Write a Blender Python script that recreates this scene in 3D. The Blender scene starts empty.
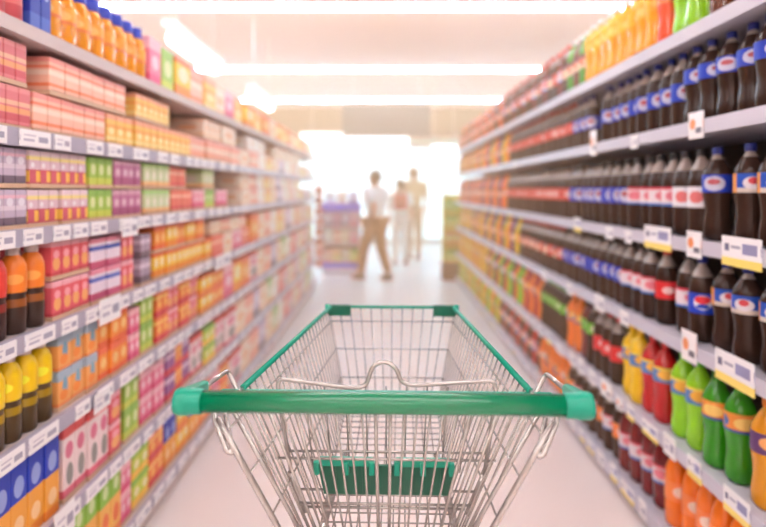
import bpy, bmesh, math, random
from mathutils import Vector, Matrix
random.seed(7)
SC = bpy.context.scene
COL = SC.collection

# ------------------------------------------------------------------ camera
EYE = 1.32                       # eye height (m)
FPX = 571.0                      # focal length in pixels of the 766 px wide frame
cam_d = bpy.data.cameras.new('camera')
cam = bpy.data.objects.new('camera', cam_d)
COL.objects.link(cam)
cam.location = (0, 0, EYE)
cam.rotation_euler = (math.radians(90), 0, 0)
cam_d.sensor_width = 36.0
cam_d.lens = FPX / 766.0 * 36.0
cam_d.shift_x = -2.0 / 766.0
cam_d.shift_y = -73.5 / 766.0
cam_d.clip_start = 0.05
cam_d.dof.use_dof = True
cam_d.dof.focus_distance = 1.09
cam_d.dof.aperture_fstop = 1.6
SC.camera = cam

# ------------------------------------------------------------------ sky, exposure
W = bpy.data.worlds.new('sky')
SC.world = W
W.use_nodes = True
W.node_tree.nodes['Background'].inputs[0].default_value = (1.0, 0.90, 0.74, 1)
W.node_tree.nodes['Background'].inputs[1].default_value = 1.5
STRIP = 16.0                      # emission of the ceiling light strips
HAZE = 0.13  # density of the added haze volume that imitates the far glow
SC.view_settings.view_transform = 'Standard'
SC.view_settings.look = 'None'
SC.view_settings.exposure = 1.18
SC.view_settings.gamma = 1.0
SC.view_settings.use_curve_mapping = False
SC.cycles.volume_bounces = 1
SC.cycles.max_bounces = 8

# ------------------------------------------------------------------ materials
def lin(c):
    """sRGB 0-255 triple -> linear rgba"""
    o = []
    for v in c:
        v = v / 255.0
        o.append(v / 12.92 if v <= 0.04045 else ((v + 0.055) / 1.055) ** 2.4)
    return (o[0], o[1], o[2], 1.0)

MATS = {}
def mat(name, c, rough=0.5, metal=0.0, spec=0.5, coat=0.0, emit=None, es=0.0, alpha=None, noise=0.0, nscale=6.0):
    if name in MATS:
        return MATS[name]
    m = bpy.data.materials.new(name)
    m.use_nodes = True
    nt = m.node_tree
    b = nt.nodes['Principled BSDF']
    b.inputs['Base Color'].default_value = lin(c)
    b.inputs['Roughness'].default_value = rough
    b.inputs['Metallic'].default_value = metal
    b.inputs['Specular IOR Level'].default_value = spec
    b.inputs['Coat Weight'].default_value = coat
    b.inputs['Coat Roughness'].default_value = 0.08
    if emit:
        b.inputs['Emission Color'].default_value = lin(emit)
        b.inputs['Emission Strength'].default_value = es
    if noise > 0:
        tc = nt.nodes.new('ShaderNodeTexCoord')
        n = nt.nodes.new('ShaderNodeTexNoise')
        n.inputs['Scale'].default_value = nscale
        n.inputs['Detail'].default_value = 4
        mx = nt.nodes.new('ShaderNodeMix'); mx.data_type = 'RGBA'
        mx.inputs['A'].default_value = lin(c)
        mx.inputs['B'].default_value = lin([max(0, v * (1 - noise)) for v in c])
        nt.links.new(tc.outputs['Object'], n.inputs['Vector'])
        nt.links.new(n.outputs['Fac'], mx.inputs['Factor'])
        nt.links.new(mx.outputs['Result'], b.inputs['Base Color'])
    MATS[name] = m
    return m

def print_mat(name, bg, bands=(), blobs=(), cols=1, rows=1, rough=0.42, blocks=()):
    """flat print on packaging: bands (v0, v1, colour), blocks (u0, u1, v0, v1, colour), blobs (u, v, ru, rv, colour)"""
    if name in MATS:
        return MATS[name]
    m = bpy.data.materials.new(name)
    m.use_nodes = True
    nt = m.node_tree
    N, L = nt.nodes, nt.links
    b = N['Principled BSDF']
    b.inputs['Roughness'].default_value = rough
    def math_(op, a, c=None, d=None):
        n = N.new('ShaderNodeMath'); n.operation = op
        for i, v in enumerate((a, c, d)):
            if v is None:
                continue
            if isinstance(v, (int, float)):
                n.inputs[i].default_value = v
            else:
                L.new(v, n.inputs[i])
        return n.outputs[0]
    tc = N.new('ShaderNodeTexCoord')
    sp = N.new('ShaderNodeSeparateXYZ')
    L.new(tc.outputs['UV'], sp.inputs[0])
    u, v = sp.outputs[0], sp.outputs[1]
    if cols > 1:
        u = math_('FRACT', math_('MULTIPLY', u, cols))
    if rows > 1:
        v = math_('FRACT', math_('MULTIPLY', v, rows))
    colr = None
    def over(mask, c):
        nonlocal colr
        mx = N.new('ShaderNodeMix'); mx.data_type = 'RGBA'
        L.new(mask, mx.inputs['Factor'])
        if colr is None:
            mx.inputs['A'].default_value = lin(bg)
        else:
            L.new(colr, mx.inputs['A'])
        mx.inputs['B'].default_value = lin(c)
        colr = mx.outputs['Result']
    for v0, v1, c in bands:
        over(math_('MULTIPLY', math_('GREATER_THAN', v, v0), math_('LESS_THAN', v, v1)), c)
    for u0, u1, v0, v1, c in blocks:
        mv = math_('MULTIPLY', math_('GREATER_THAN', v, v0), math_('LESS_THAN', v, v1))
        mu = math_('MULTIPLY', math_('GREATER_THAN', u, u0), math_('LESS_THAN', u, u1))
        over(math_('MULTIPLY', mu, mv), c)
    for cu, cv, ru, rv, c in blobs:
        du = math_('POWER', math_('ABSOLUTE', math_('DIVIDE', math_('SUBTRACT', u, cu), ru)), 2.0)
        dv = math_('POWER', math_('ABSOLUTE', math_('DIVIDE', math_('SUBTRACT', v, cv), rv)), 2.0)
        over(math_('LESS_THAN', math_('ADD', du, dv), 1.0), c)
    if colr is None:
        b.inputs['Base Color'].default_value = lin(bg)
    else:
        L.new(colr, b.inputs['Base Color'])
    MATS[name] = m
    return m

# ------------------------------------------------------------------ mesh helpers
class MB:
    """collects simple shapes, builds ONE mesh object"""
    def __init__(self):
        self.v, self.f, self.uv, self.mi, self.sm = [], [], [], [], []
    def face(self, idx, uvs=None, mi=0, smooth=False):
        self.f.append(idx)
        self.uv.append(uvs or [(0.5, 0.5)] * len(idx))
        self.mi.append(mi); self.sm.append(smooth)
    def box(self, x0, x1, y0, y1, z0, z1, mi=0):
        n = len(self.v)
        self.v += [(x0, y0, z0), (x1, y0, z0), (x1, y1, z0), (x0, y1, z0), (x0, y0, z1), (x1, y0, z1), (x1, y1, z1), (x0, y1, z1)]
        q = [(0, 0), (1, 0), (1, 1), (0, 1)]
        top = [(0.0, .97), (1, .97), (1, .995), (0, .995)]
        bot = [(0.0, .005), (1, .005), (1, .03), (0, .03)]
        for idx, uv in (((0, 3, 2, 1), bot), ((4, 5, 6, 7), top), ((0, 1, 5, 4), q), ((1, 2, 6, 5), q), ((2, 3, 7, 6), q), ((3, 0, 4, 7), q)):
            self.face([n + i for i in idx], uv, mi)
        return self
    def lathe(self, prof, seg=20, mats=None, cap=True, cx=0, cy=0, u0=0.0):
        """prof: (r, z) from bottom up; mats: material index for each band"""
        n = len(self.v)
        zs = [p[1] for p in prof]; za, zb = min(zs), max(zs); dz = (zb - za) or 1
        for r, z in prof:
            for k in range(seg):
                a = 2 * math.pi * k / seg
                self.v.append((cx + r * math.cos(a), cy + r * math.sin(a), z))
        for j in range(len(prof) - 1):
            for k in range(seg):
                k2 = (k + 1) % seg
                ua, ub = k / seg, (k + 1) / seg
                va, vb = (prof[j][1] - za) / dz, (prof[j + 1][1] - za) / dz
                self.face([n + j * seg + k, n + j * seg + k2, n + (j + 1) * seg + k2, n + (j + 1) * seg + k],
                          [(ua, va), (ub, va), (ub, vb), (ua, vb)], mats[j] if mats else 0, True)
        if cap:
            self.face([n + k for k in range(seg)][::-1], None, mats[0] if mats else 0)
            t = n + (len(prof) - 1) * seg
            self.face([t + k for k in range(seg)], None, mats[-1] if mats else 0)
        return self
    def tube(self, pts, r, seg=8, closed=False, mi=0):
        pts = [Vector(p) for p in pts]
        m = len(pts)
        rs = r if isinstance(r, (list, tuple)) else [r] * m
        n0 = len(self.v)
        t_prev = None; nrm = None
        for i, p in enumerate(pts):
            if closed:
                t = (pts[(i + 1) % m] - pts[i - 1]).normalized()
            elif i == 0:
                t = (pts[1] - p).normalized()
            elif i == m - 1:
                t = (p - pts[i - 1]).normalized()
            else:
                t = ((pts[i + 1] - p).normalized() + (p - pts[i - 1]).normalized()).normalized()
            if nrm is None:
                ref = Vector((0, 0, 1)) if abs(t.z) < 0.9 else Vector((1, 0, 0))
                nrm = t.cross(ref).normalized()
            else:
                nrm = (nrm - t * nrm.dot(t)).normalized()
            bn = t.cross(nrm)
            for k in range(seg):
                a = 2 * math.pi * k / seg
                self.v.append(tuple(p + nrm * (rs[i] * math.cos(a)) + bn * (rs[i] * math.sin(a))))
        for i in range(m if closed else m - 1):
            i2 = (i + 1) % m
            for k in range(seg):
                k2 = (k + 1) % seg
                self.face([n0 + i * seg + k, n0 + i * seg + k2, n0 + i2 * seg + k2, n0 + i2 * seg + k], None, mi, True)
        if not closed:
            self.face([n0 + k for k in range(seg)][::-1], None, mi)
            self.face([n0 + (m - 1) * seg + k for k in range(seg)], None, mi)
        return self
    def hexa(self, p8, mi=0):
        """eight corners: bottom ring then top ring"""
        n = len(self.v)
        self.v += [tuple(p) for p in p8]
        q = [(0, 0), (1, 0), (1, 1), (0, 1)]
        for idx in ((0, 3, 2, 1), (4, 5, 6, 7), (0, 1, 5, 4), (1, 2, 6, 5), (2, 3, 7, 6), (3, 0, 4, 7)):
            self.face([n + i for i in idx], q, mi)
        return self
    def mesh(self, name, mats, bevel=0.0):
        me = bpy.data.meshes.new(name)
        me.from_pydata(self.v, [], self.f)
        uvl = me.uv_layers.new(name='UVMap')
        k = 0
        for fuv in self.uv:
            for c in fuv:
                uvl.data[k].uv = c
                k += 1
        for p, mi, s in zip(me.polygons, self.mi, self.sm):
            p.material_index = mi; p.use_smooth = s
        for m in (mats if isinstance(mats, (list, tuple)) else [mats]):
            me.materials.append(m)
        if bevel > 0:
            bm = bmesh.new(); bm.from_mesh(me)
            bmesh.ops.bevel(bm, geom=list(bm.edges), offset=bevel, segments=2, affect='EDGES', profile=0.5)
            bm.to_mesh(me); bm.free()
        me.update()
        return me
    def build(self, name, mats, parent=None, bevel=0.0):
        return link(name, self.mesh(name, mats, bevel), parent)

def link(name, me, parent=None, loc=None, rz=None):
    o = bpy.data.objects.new(name, me)
    COL.objects.link(o)
    if parent is not None:
        o.parent = parent
    if loc is not None:
        o.location = loc
    if rz is not None:
        o.rotation_euler = (0, 0, rz)
    return o

def tag(o, label=None, cat=None, group=None, kind=None):
    if label: o['label'] = label
    if cat: o['category'] = cat
    if group: o['group'] = group
    if kind: o['kind'] = kind
    return o

def thing(name, loc, label, cat, group=None, rz=0.0):
    o = link(name, None, None, loc, rz)
    o.empty_display_size = 0.05
    return tag(o, label, cat, group)

def struct(name, mb, m, bevel=0.0):
    return tag(mb.build(name, m, None, bevel), kind='structure')

ONES = ['', 'first', 'second', 'third', 'fourth', 'fifth', 'sixth', 'seventh', 'eighth', 'ninth', 'tenth', 'eleventh', 'twelfth', 'thirteenth',
        'fourteenth', 'fifteenth', 'sixteenth', 'seventeenth', 'eighteenth', 'nineteenth']
def nth(n):
    if n < 20: return ONES[n]
    tens = {2: 'twent', 3: 'thirt', 4: 'fort', 5: 'fift', 6: 'sixt', 7: 'sevent', 8: 'eight', 9: 'ninet'}
    if n % 10 == 0: return tens[n // 10] + 'ieth'
    return tens[n // 10] + 'y-' + ONES[n % 10]

def fillet(pts, rad, n=4):
    """round the inner corners of a polyline"""
    pts = [Vector(p) for p in pts]
    out = [pts[0]]
    for i in range(1, len(pts) - 1):
        a, p, b = pts[i - 1], pts[i], pts[i + 1]
        d1, d2 = (a - p), (b - p)
        r = min(rad, d1.length * 0.45, d2.length * 0.45)
        s, e = p + d1.normalized() * r, p + d2.normalized() * r
        for k in range(n + 1):
            t = k / n
            out.append(s * (1 - t) ** 2 + p * 2 * t * (1 - t) + e * t * t)
    out.append(pts[-1])
    return out

# ------------------------------------------------------------------ room
M_floor = mat('floor_vinyl', (246, 232, 227), rough=0.32, spec=0.4, noise=0.04, nscale=2.5)
M_ceil = mat('ceiling_paint', (228, 209, 211), rough=0.8)
M_wall = mat('wall_paint', (240, 228, 218), rough=0.8)
M_strip = mat('light_strip', (255, 255, 255), emit=(255, 248, 248), es=STRIP)
M_white = mat('white_enamel', (240, 236, 234), rough=0.4)

CEIL = 3.22
struct('floor', MB().box(-7, 7, -4, 15.2, -0.1, 0), M_floor)
struct('ceiling', MB().box(-7, 7, -4, 14.2, CEIL, CEIL + 0.12), M_ceil)
struct('wall_left', MB().box(-7.12, -7, -4, 14.2, 0, CEIL), M_wall)
struct('wall_right', MB().box(7, 7.12, -4, 14.2, 0, CEIL), M_wall)
struct('wall_back', MB().box(-7, 7, -4.12, -4, 0, CEIL), M_wall)
wf = MB()
wf.box(-7, -3.0, 14, 14.15, 0, CEIL); wf.box(3.0, 7, 14, 14.15, 0, CEIL); wf.box(-3.0, 3.0, 14, 14.15, 2.42, CEIL)
struct('wall_far', wf, M_wall)

# shop window in the far wall
def glass_mat():
    m = bpy.data.materials.new('window_glass'); m.use_nodes = True
    nt = m.node_tree; nt.nodes.clear()
    o = nt.nodes.new('ShaderNodeOutputMaterial')
    t = nt.nodes.new('ShaderNodeBsdfTransparent')
    g = nt.nodes.new('ShaderNodeBsdfGlossy'); g.inputs['Roughness'].default_value = 0.02
    x = nt.nodes.new('ShaderNodeMixShader'); x.inputs[0].default_value = 0.06
    nt.links.new(t.outputs[0], x.inputs[1]); nt.links.new(g.outputs[0], x.inputs[2]); nt.links.new(x.outputs[0], o.inputs[0])
    return m
M_glass = glass_mat()
M_alu = mat('aluminium_frame', (200, 192, 186), rough=0.35, metal=0.6)
win = struct('window_1', MB().box(-3, 3, 14.02, 14.1, 0.0, 0.12).box(-3, 3, 14.02, 14.1, 2.34, 2.42), M_alu)
for k in range(6):
    x0 = -3 + k
    MB().box(x0, x0 + 0.04, 14.02, 14.1, 0.12, 2.34).build('mullion', M_alu, win)
    MB().box(x0 + 0.04, x0 + 1.0, 14.055, 14.065, 0.12, 2.34).build('pane', M_glass, win)

# ceiling light strips across the aisle
for k, y in enumerate((-3.2, -0.2, 2.8, 5.8, 8.8, 11.8)):
    pos = {5.8: 'nearest seen above the aisle', 8.8: 'middle one seen above the aisle', 11.8: 'farthest one above the aisle end'}.get(y, 'overhead behind the viewer' if y < 0 else 'overhead above the cart')
    if y == -3.2: pos = 'overhead at the rear wall'
    t = thing('ceiling_light', (0, y, CEIL), 'long white fluorescent strip across ceiling, ' + pos, 'ceiling light', 'ceiling light strips')
    h = MB().box(-5.2, 5.2, -0.09, 0.09, -0.035, 0.0).build('housing', M_white, t)
    MB().box(-5.15, 5.15, -0.042, 0.042, -0.06, -0.035).build('diffuser', M_strip, t)

# linear lamps hung over the left shelving
M_lamp = mat('lamp_tube', (255, 255, 255), emit=(255, 252, 248), es=2.0)
for k, y in enumerate((4.38, 6.66)):
    t = thing('hanging_lamp', (-1.44, y, 2.36), ('nearer' if k == 0 else 'farther') + ' white linear lamp hanging above the left shelving', 'lamp', 'lamps over the left shelving')
    MB().box(-0.05, 0.05, -0.58, 0.58, 0.05, 0.10).build('housing', M_white, t)
    tb = MB(); tb.tube([(0, -0.50, 0.0), (0, -.47, 0), (0, .47, 0), (0, 0.50, 0.0)], [.03, .06, .06, .03], 14); tb.build('lamp_tube', M_lamp, t)
    for s in (-1, 1):
        MB().tube([(0, s * 0.4, 0.10), (0, s * 0.4, CEIL - 2.36)], 0.006, 6).build('hanger_rod', M_white, t)

# beam, hanging sign panel and light boxes at the far end
M_brown = mat('brown_fascia', (116, 66, 38), rough=0.6)
tag(MB().box(-7, 7, 13.2, 13.4, 2.58, CEIL).build('trim_1', M_brown), kind='structure')
M_sign = mat('sign_grey', (112, 105, 99), rough=0.5)
t = thing('hanging_sign', (0.02, 9.4, 2.2), 'blank grey rectangular sign panel hanging from ceiling over aisle end', 'sign')
MB().box(-0.72, 0.72, -0.05, 0.05, 0.0, 0.52).build('panel', M_sign, t, 0.01)
for s in (-1, 1):
    MB().tube([(s * 0.55, 0, 0.52), (s * 0.55, 0, CEIL - 2.2)], 0.008, 6).build('hanger_rod', M_white, t)
M_lbox = mat('light_box', (255, 255, 255), emit=(255, 246, 230), es=1.3)
for x0, x1, y, z0, z1, lb in ((-1.5, 0.42, 10.2, 2.05, 2.34, 'long glowing white light box hanging left of centre at aisle end'),
                              (0.85, 1.3, 10.4, 2.03, 2.14, 'short glowing white light box hanging right at aisle end')):
    t = thing('light_box', ((x0 + x1) / 2, y, z0), lb, 'light box')
    w = (x1 - x0) / 2
    MB().box(-w, w, -0.04, 0.0, 0, z1 - z0).build('diffuser', M_lbox, t)
    MB().box(-w - 0.01, w + 0.01, 0.0, 0.08, -0.01, z1 - z0 + 0.01).build('housing', M_white, t)
    for s in (-1, 1):
        MB().tube([(s * w * 0.8, 0.04, z1 - z0), (s * w * 0.8, 0.04, CEIL - z0)], 0.006, 6).build('hanger_rod', M_white, t)

# ------------------------------------------------------------------ shelving
XL, XR = -0.914, 1.0
LZ = [1.742, 1.472, 1.218, 0.949, 0.679, 0.401, 0.115]
RZ = [1.857, 1.54, 1.157, 0.812, 0.436, 0.10]
LN = ['top', 'second', 'third', 'fourth', 'fifth', 'sixth', 'lowest']
RN = ['top', 'second', 'third', 'fourth', 'fifth', 'lowest']
Y0, Y1L, Y1R = 0.55, 7.75, 8.1
M_shelfL = mat('shelf_steel_warm', (205, 192, 190), rough=0.45, spec=0.4)
M_shelfR = mat('shelf_steel', (205, 203, 214), rough=0.4, spec=0.4)
M_rail = mat('price_rail', (176, 172, 190), rough=0.35)
M_railR = mat('price_rail_right', (204, 202, 216), rough=0.3)
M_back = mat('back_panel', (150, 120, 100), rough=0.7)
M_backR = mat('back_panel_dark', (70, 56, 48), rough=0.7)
M_tag = print_mat('tag_print', (246, 244, 246), blocks=[(.1, .45, .3, .45, (190, 186, 204)), (.58, .9, .3, .65, (168, 166, 186)), (.1, .5, .62, .72, (206, 202, 214))])
M_tagy = print_mat('tag_print_yellow', (244, 243, 246), blocks=[(0, 1, 0, .28, (250, 226, 120)), (.08, .2, .5, .75, (110, 110, 140)), (.55, .92, .45, .8, (150, 150, 190)), (.25, .5, .6, .7, (170, 170, 190))])
M_tago = print_mat('tag_print_orange', (246, 244, 246), blobs=[(.3, .55, .2, .2, (240, 150, 90))], blocks=[(.5, .9, .2, .4, (110, 106, 120))])

def shelving(name, side, x_front, zs, y1, label, msh, mback, mrail):
    s = -1 if side == 'left' else 1
    xb = x_front + s * 0.44
    t = thing(name, (x_front + s * 0.22, (Y0 + y1) / 2, 0), label, 'shelving')
    ox, oy = x_front + s * 0.22, (Y0 + y1) / 2
    def B(x0, x1, ya, yb, z0, z1):
        return MB().box(min(x0, x1) - ox, max(x0, x1) - ox, ya - oy, yb - oy, z0, z1)
    top = zs[0] + 0.24
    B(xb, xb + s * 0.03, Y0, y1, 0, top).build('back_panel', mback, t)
    B(x_front + s * 0.03, xb, Y0, y1, 0, zs[-1] - 0.03).build('kick_plate', msh, t)
    for k in range(7):
        y = Y0 + 0.02 + (y1 - Y0 - 0.04) * k / 6
        B(xb - s * 0.03, xb, y - 0.015, y + 0.015, zs[-1], top).build('upright', msh, t)
    shelves = []
    for i, z in enumerate(zs):
        sh = B(x_front + s * 0.012, xb, Y0, y1, z - 0.03, z).build('shelf', msh, t)
        hgt = 0.046 if not (side == 'left' and i == 0) else 0.036
        B(x_front, x_front + s * 0.012, Y0, y1, z - hgt + 0.004, z + 0.004).build('price_rail', msh if i == 0 else mrail, sh)
        shelves.append(sh)
    return t, shelves, ox, oy

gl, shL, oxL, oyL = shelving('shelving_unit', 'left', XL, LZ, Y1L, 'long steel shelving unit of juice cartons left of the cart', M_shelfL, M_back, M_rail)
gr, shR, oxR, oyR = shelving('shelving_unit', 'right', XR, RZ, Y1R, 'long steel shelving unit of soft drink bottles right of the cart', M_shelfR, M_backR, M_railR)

def price_tag(shelf, x, y, z, w, h, m, s, ox, oy, me_cache={}):
    key = (round(w, 3), round(h, 3), m.name)
    if key not in me_cache:
        me_cache[key] = MB().box(-0.002, 0.002, -w / 2, w / 2, 0, h).mesh('price_tag', m)
    return link('price_tag', me_cache[key], shelf, (x - ox, y - oy, z))
# left: rows of white cards in the rails
rt = random.Random(3)
for i in range(1, 7):
    y = 1.25 + rt.random() * 0.1
    while y < Y1L - 0.1:
        w = rt.choice((0.08, 0.10, 0.10, 0.13))
        price_tag(shL[i], XL + 0.003, y + w / 2, LZ[i] - 0.040, w, 0.042, M_tag, -1, oxL, oyL)
        y += w + rt.choice((0.02, 0.035, 0.05, 0.09)) + (0.05 if y > 4 else 0)
for i, px, w, h in ((3, 108, .14, .08), (5, 62, .1, .085), (3, 222, .3, .075), (2, 128, .12, .06), (4, 100, .1, .06)):
    price_tag(shL[i], XL + 0.008, FPX * -XL / (385 - px), LZ[i] - 0.062, w, h, M_tag, -1, oxL, oyL)
# right: scattered cards, some larger with a yellow foot
def yr(px): return FPX * (XR + 0.0) / (px - 385.0)
for i, lst in {1: [(697, .085, .085, 'o'), (635, .06, .055, 'w'), (594, .08, .12, 'o')],
               2: [(742, .175, .085, 'y'), (695, .085, .085, 'o'), (658, .2, .085, 'y'), (629, .06, .05, 'w'), (610, .08, .055, 'w'), (578, .1, .075, 'y')],
               3: [(735, .18, .09, 'y'), (690, .09, .10, 'o'), (625, .08, .06, 'w'), (600, .12, .075, 'w'), (570, .1, .06, 'w'), (545, .14, .06, 'w')]}.items():
    for px, w, h, kd in lst:
        price_tag(shR[i], XR - 0.003, yr(px), RZ[i] - 0.055, w, h, {'o': M_tago, 'w': M_tag, 'y': M_tagy}[kd], 1, oxR, oyR)
for i in (4, 5):
    y = 1.42
    while y < 7.8:
        w = rt.choice((0.06, 0.08, 0.12))
        price_tag(shR[i], XR - 0.003, y + w / 2, RZ[i] - 0.05, w, 0.05 + rt.random() * 0.03, rt.choice((M_tag, M_tag, M_tago, M_tagy)), 1, oxR, oyR)
        y += w + rt.choice((0.05, 0.08, 0.12))
for i in (1, 2, 3):
    y = 4.2 + i * 0.2
    while y < 7.8:
        price_tag(shR[i], XR - 0.003, y, RZ[i] - 0.05, 0.12, 0.055, rt.choice((M_tag, M_tag, M_tagy)), 1, oxR, oyR)
        y += rt.choice((0.3, 0.45, 0.6))

# ------------------------------------------------------------------ bottles (right shelving)
PROF = {
    'straight': dict(p=[(.033, 0), (.043, .010), (.045, .03), (.045, .17), (.044, .19), (.0408, .206), (.036, .222), (.0225, .248), (.0135, .262), (.0135, .272)], fill=6, lab=(.100, .168), lr=.0458),
    'waisted': dict(p=[(.034, 0), (.045, .014), (.0455, .045), (.0395, .085), (.041, .115), (.046, .148), (.046, .205), (.041, .222), (.0225, .252), (.0135, .264), (.0135, .272)], fill=8, lab=(.150, .204), lr=.0468),
}
def liquid(name, c, rough=0.12):
    return mat('drink_' + name, c, rough=0.2 if name == 'cola' else rough, spec=0.3 if name == 'cola' else 0.5, coat=0.06 if name == 'cola' else 0.3)
M_neck = mat('pet_neck_highlight', (160, 146, 138), rough=0.12, spec=0.6, coat=0.5)  # empty clear neck; its whitish reflections are put into the opaque colour
BL, BR, BW, BO = (22, 60, 190), (222, 50, 60), (240, 236, 240), (240, 160, 60)
LABELS = {
    'blue': print_mat('label_blue', BL, blobs=[(.25, .5, .12, .42, (205, 205, 225)), (.75, .5, .12, .42, (205, 205, 225)), (.25, .6, .07, .16, (190, 90, 100)), (.75, .6, .07, .16, (190, 90, 100))]),
    'blue_orange': print_mat('label_blue_orange', (30, 84, 190), blocks=[(.0, .16, 0, 1, (230, 150, 60)), (.5, .66, 0, 1, (230, 150, 60)), (.16, .5, 0, .25, (210, 200, 190)), (.66, 1, 0, .25, (210, 200, 190))],
                             blobs=[(.33, .5, .10, .33, (225, 220, 228)), (.83, .5, .10, .33, (225, 220, 228)), (.33, .62, .05, .18, (210, 70, 80)), (.83, .62, .05, .18, (210, 70, 80))]),
    'red': print_mat('label_red', (216, 66, 56), blobs=[(.25, .5, .14, .3, (240, 200, 190)), (.75, .5, .14, .3, (240, 200, 190))]),
    'pink': print_mat('label_pink', (236, 222, 228), bands=[(.0, .12, (70, 130, 210)), (.86, 1, (220, 70, 90))], blobs=[(.25, .52, .12, .26, (232, 130, 146)), (.75, .52, .12, .26, (232, 130, 146))]),
    'white_blue': print_mat('label_white_blue', (236, 232, 238), blocks=[(.0, .15, 0, 1, (40, 130, 215)), (.5, .65, 0, 1, (40, 130, 215))], blobs=[(.38, .5, .09, .28, (225, 120, 120)), (.88, .5, .09, .28, (225, 120, 120))]),
    'globe': print_mat('label_globe', (10, 64, 200), blobs=[(.44, .55, .105, .36, (240, 240, 244)), (.44, .68, .092, .20, (226, 40, 50)), (.44, .36, .075, .12, (20, 70, 190)), (.94, .55, .105, .36, (240, 240, 244)), (.94, .68, .092, .20, (226, 40, 50)), (.94, .36, .075, .12, (20, 70, 190))]),
    'plain_red': print_mat('label_plain_red', (226, 44, 50), blobs=[(.25, .5, .08, .2, (240, 200, 200)), (.75, .5, .08, .2, (240, 200, 200))]),
    'fruit': print_mat('label_fruit', (238, 150, 60), bands=[(0, .14, (60, 90, 160))], blobs=[(.25, .5, .12, .32, (250, 214, 120)), (.75, .5, .12, .32, (250, 214, 120)), (.5, .5, .08, .3, (226, 226, 230)), (.0, .5, .08, .3, (80, 120, 190))]),
    'fruit_blue': print_mat('label_fruit_blue', (90, 140, 200), bands=[(.8, 1, (250, 220, 90))], blobs=[(.25, .5, .12, .32, (250, 190, 70)), (.75, .5, .12, .32, (250, 190, 70)), (.5, .5, .06, .3, (226, 226, 230))]),
    'purple': print_mat('label_purple', (96, 58, 110), blobs=[(.25, .55, .13, .34, (246, 180, 110)), (.75, .55, .13, .34, (246, 180, 110)), (.5, .5, .05, .3, (230, 215, 225))]),
    'green': print_mat('label_green', (110, 190, 60), blobs=[(.25, .5, .13, .3, (236, 240, 200)), (.75, .5, .13, .3, (236, 240, 200))]),
    'orange_white': print_mat('label_orange_white', (250, 140, 70), blobs=[(.25, .5, .12, .3, (248, 226, 210)), (.75, .5, .12, .3, (248, 226, 210)), (.5, .4, .05, .2, (120, 150, 60))]),
    'mixed': print_mat('label_mixed', (220, 120, 90), bands=[(0, .3, (240, 200, 170)), (.75, 1, (130, 60, 90))], blobs=[(.25, .5, .12, .3, (250, 230, 200)), (.75, .5, .12, .3, (250, 230, 200))]),
    'golden': print_mat('label_golden', (244, 170, 60), bands=[(0, .2, (232, 130, 60))], blobs=[(.25, .5, .14, .3, (250, 200, 120)), (.75, .5, .14, .3, (250, 200, 120)), (.0, .5, .1, .3, (250, 206, 140)), (.5, .5, .1, .3, (250, 206, 140))]),
    'yellow': print_mat('label_yellow', (250, 186, 24), blobs=[(.25, .5, .12, .3, (252, 220, 120)), (.75, .5, .12, .3, (252, 220, 120))]),
}
DRINK = {'cola': (58, 38, 30), 'orange': (250, 126, 30), 'amber': (222, 150, 20), 'dark_green': (52, 150, 20), 'lime': (150, 220, 30), 'red': (200, 26, 30),
         'yellow': (250, 206, 20), 'dark_red': (122, 20, 26), 'purple': (120, 66, 110), 'brown': (110, 60, 36), 'bright_yellow': (252, 174, 0), 'blood_orange': (250, 90, 40), 'golden': (240, 158, 40)}
CAPC = {'royal_blue': (40, 66, 196), 'blue': (34, 44, 130), 'black': (40, 34, 36), 'red': (200, 40, 44), 'green': (90, 190, 40), 'white': (236, 232, 232), 'orange': (240, 140, 40), 'yellow': (246, 206, 40), 'dark_green': (40, 130, 30), 'purple': (90, 60, 130)}
_bm = {}
def bottle_meshes(shape, drink, label, cap, seg, big_cap=False):
    key = (shape, drink, label, cap, seg, big_cap)
    if key in _bm: return _bm[key]
    P = PROF[shape]
    dm = liquid(drink, DRINK[drink])
    mats = [0 if j < P['fill'] else 1 for j in range(len(P['p']) - 1)]
    clear = drink == 'cola'
    body = MB().lathe(P['p'], seg, mats).mesh('bottle', [dm, M_neck if clear else dm])
    l0, l1 = P['lab']
    lab = MB().lathe([(P['lr'], l0), (P['lr'], l1)], seg, None, cap=False).mesh('label', LABELS[label])
    cm = mat('cap_' + cap, CAPC[cap], rough=0.35)
    if big_cap:
        cp = MB().lathe([(.030, .232), (.031, .236), (.031, .286), (.027, .294)], seg).mesh('cap', cm)
    else:
        cp = MB().lathe([(.0162, .268), (.0165, .270), (.0165, .288), (.0145, .291)], seg).mesh('cap', cm)
    _bm[key] = (body, lab, cp)
    return _bm[key]

def bottle(x, y, z, h, spec, label, group, rz):
    shape, drink, lab, cap = spec[:4]
    big = len(spec) > 4
    body, lb, cp = bottle_meshes(shape, drink, lab, cap, 20 if y < 3.2 else 12, big)
    o = link('drink_bottle', body, None, (x, y, z), rz)
    k = h / 0.291
    o.scale = (min(k, .955), min(k, .955), k)
    tag(o, label, 'bottle', group)
    link('label', lb, o)
    link('cap', cp, o)
    return o

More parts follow.
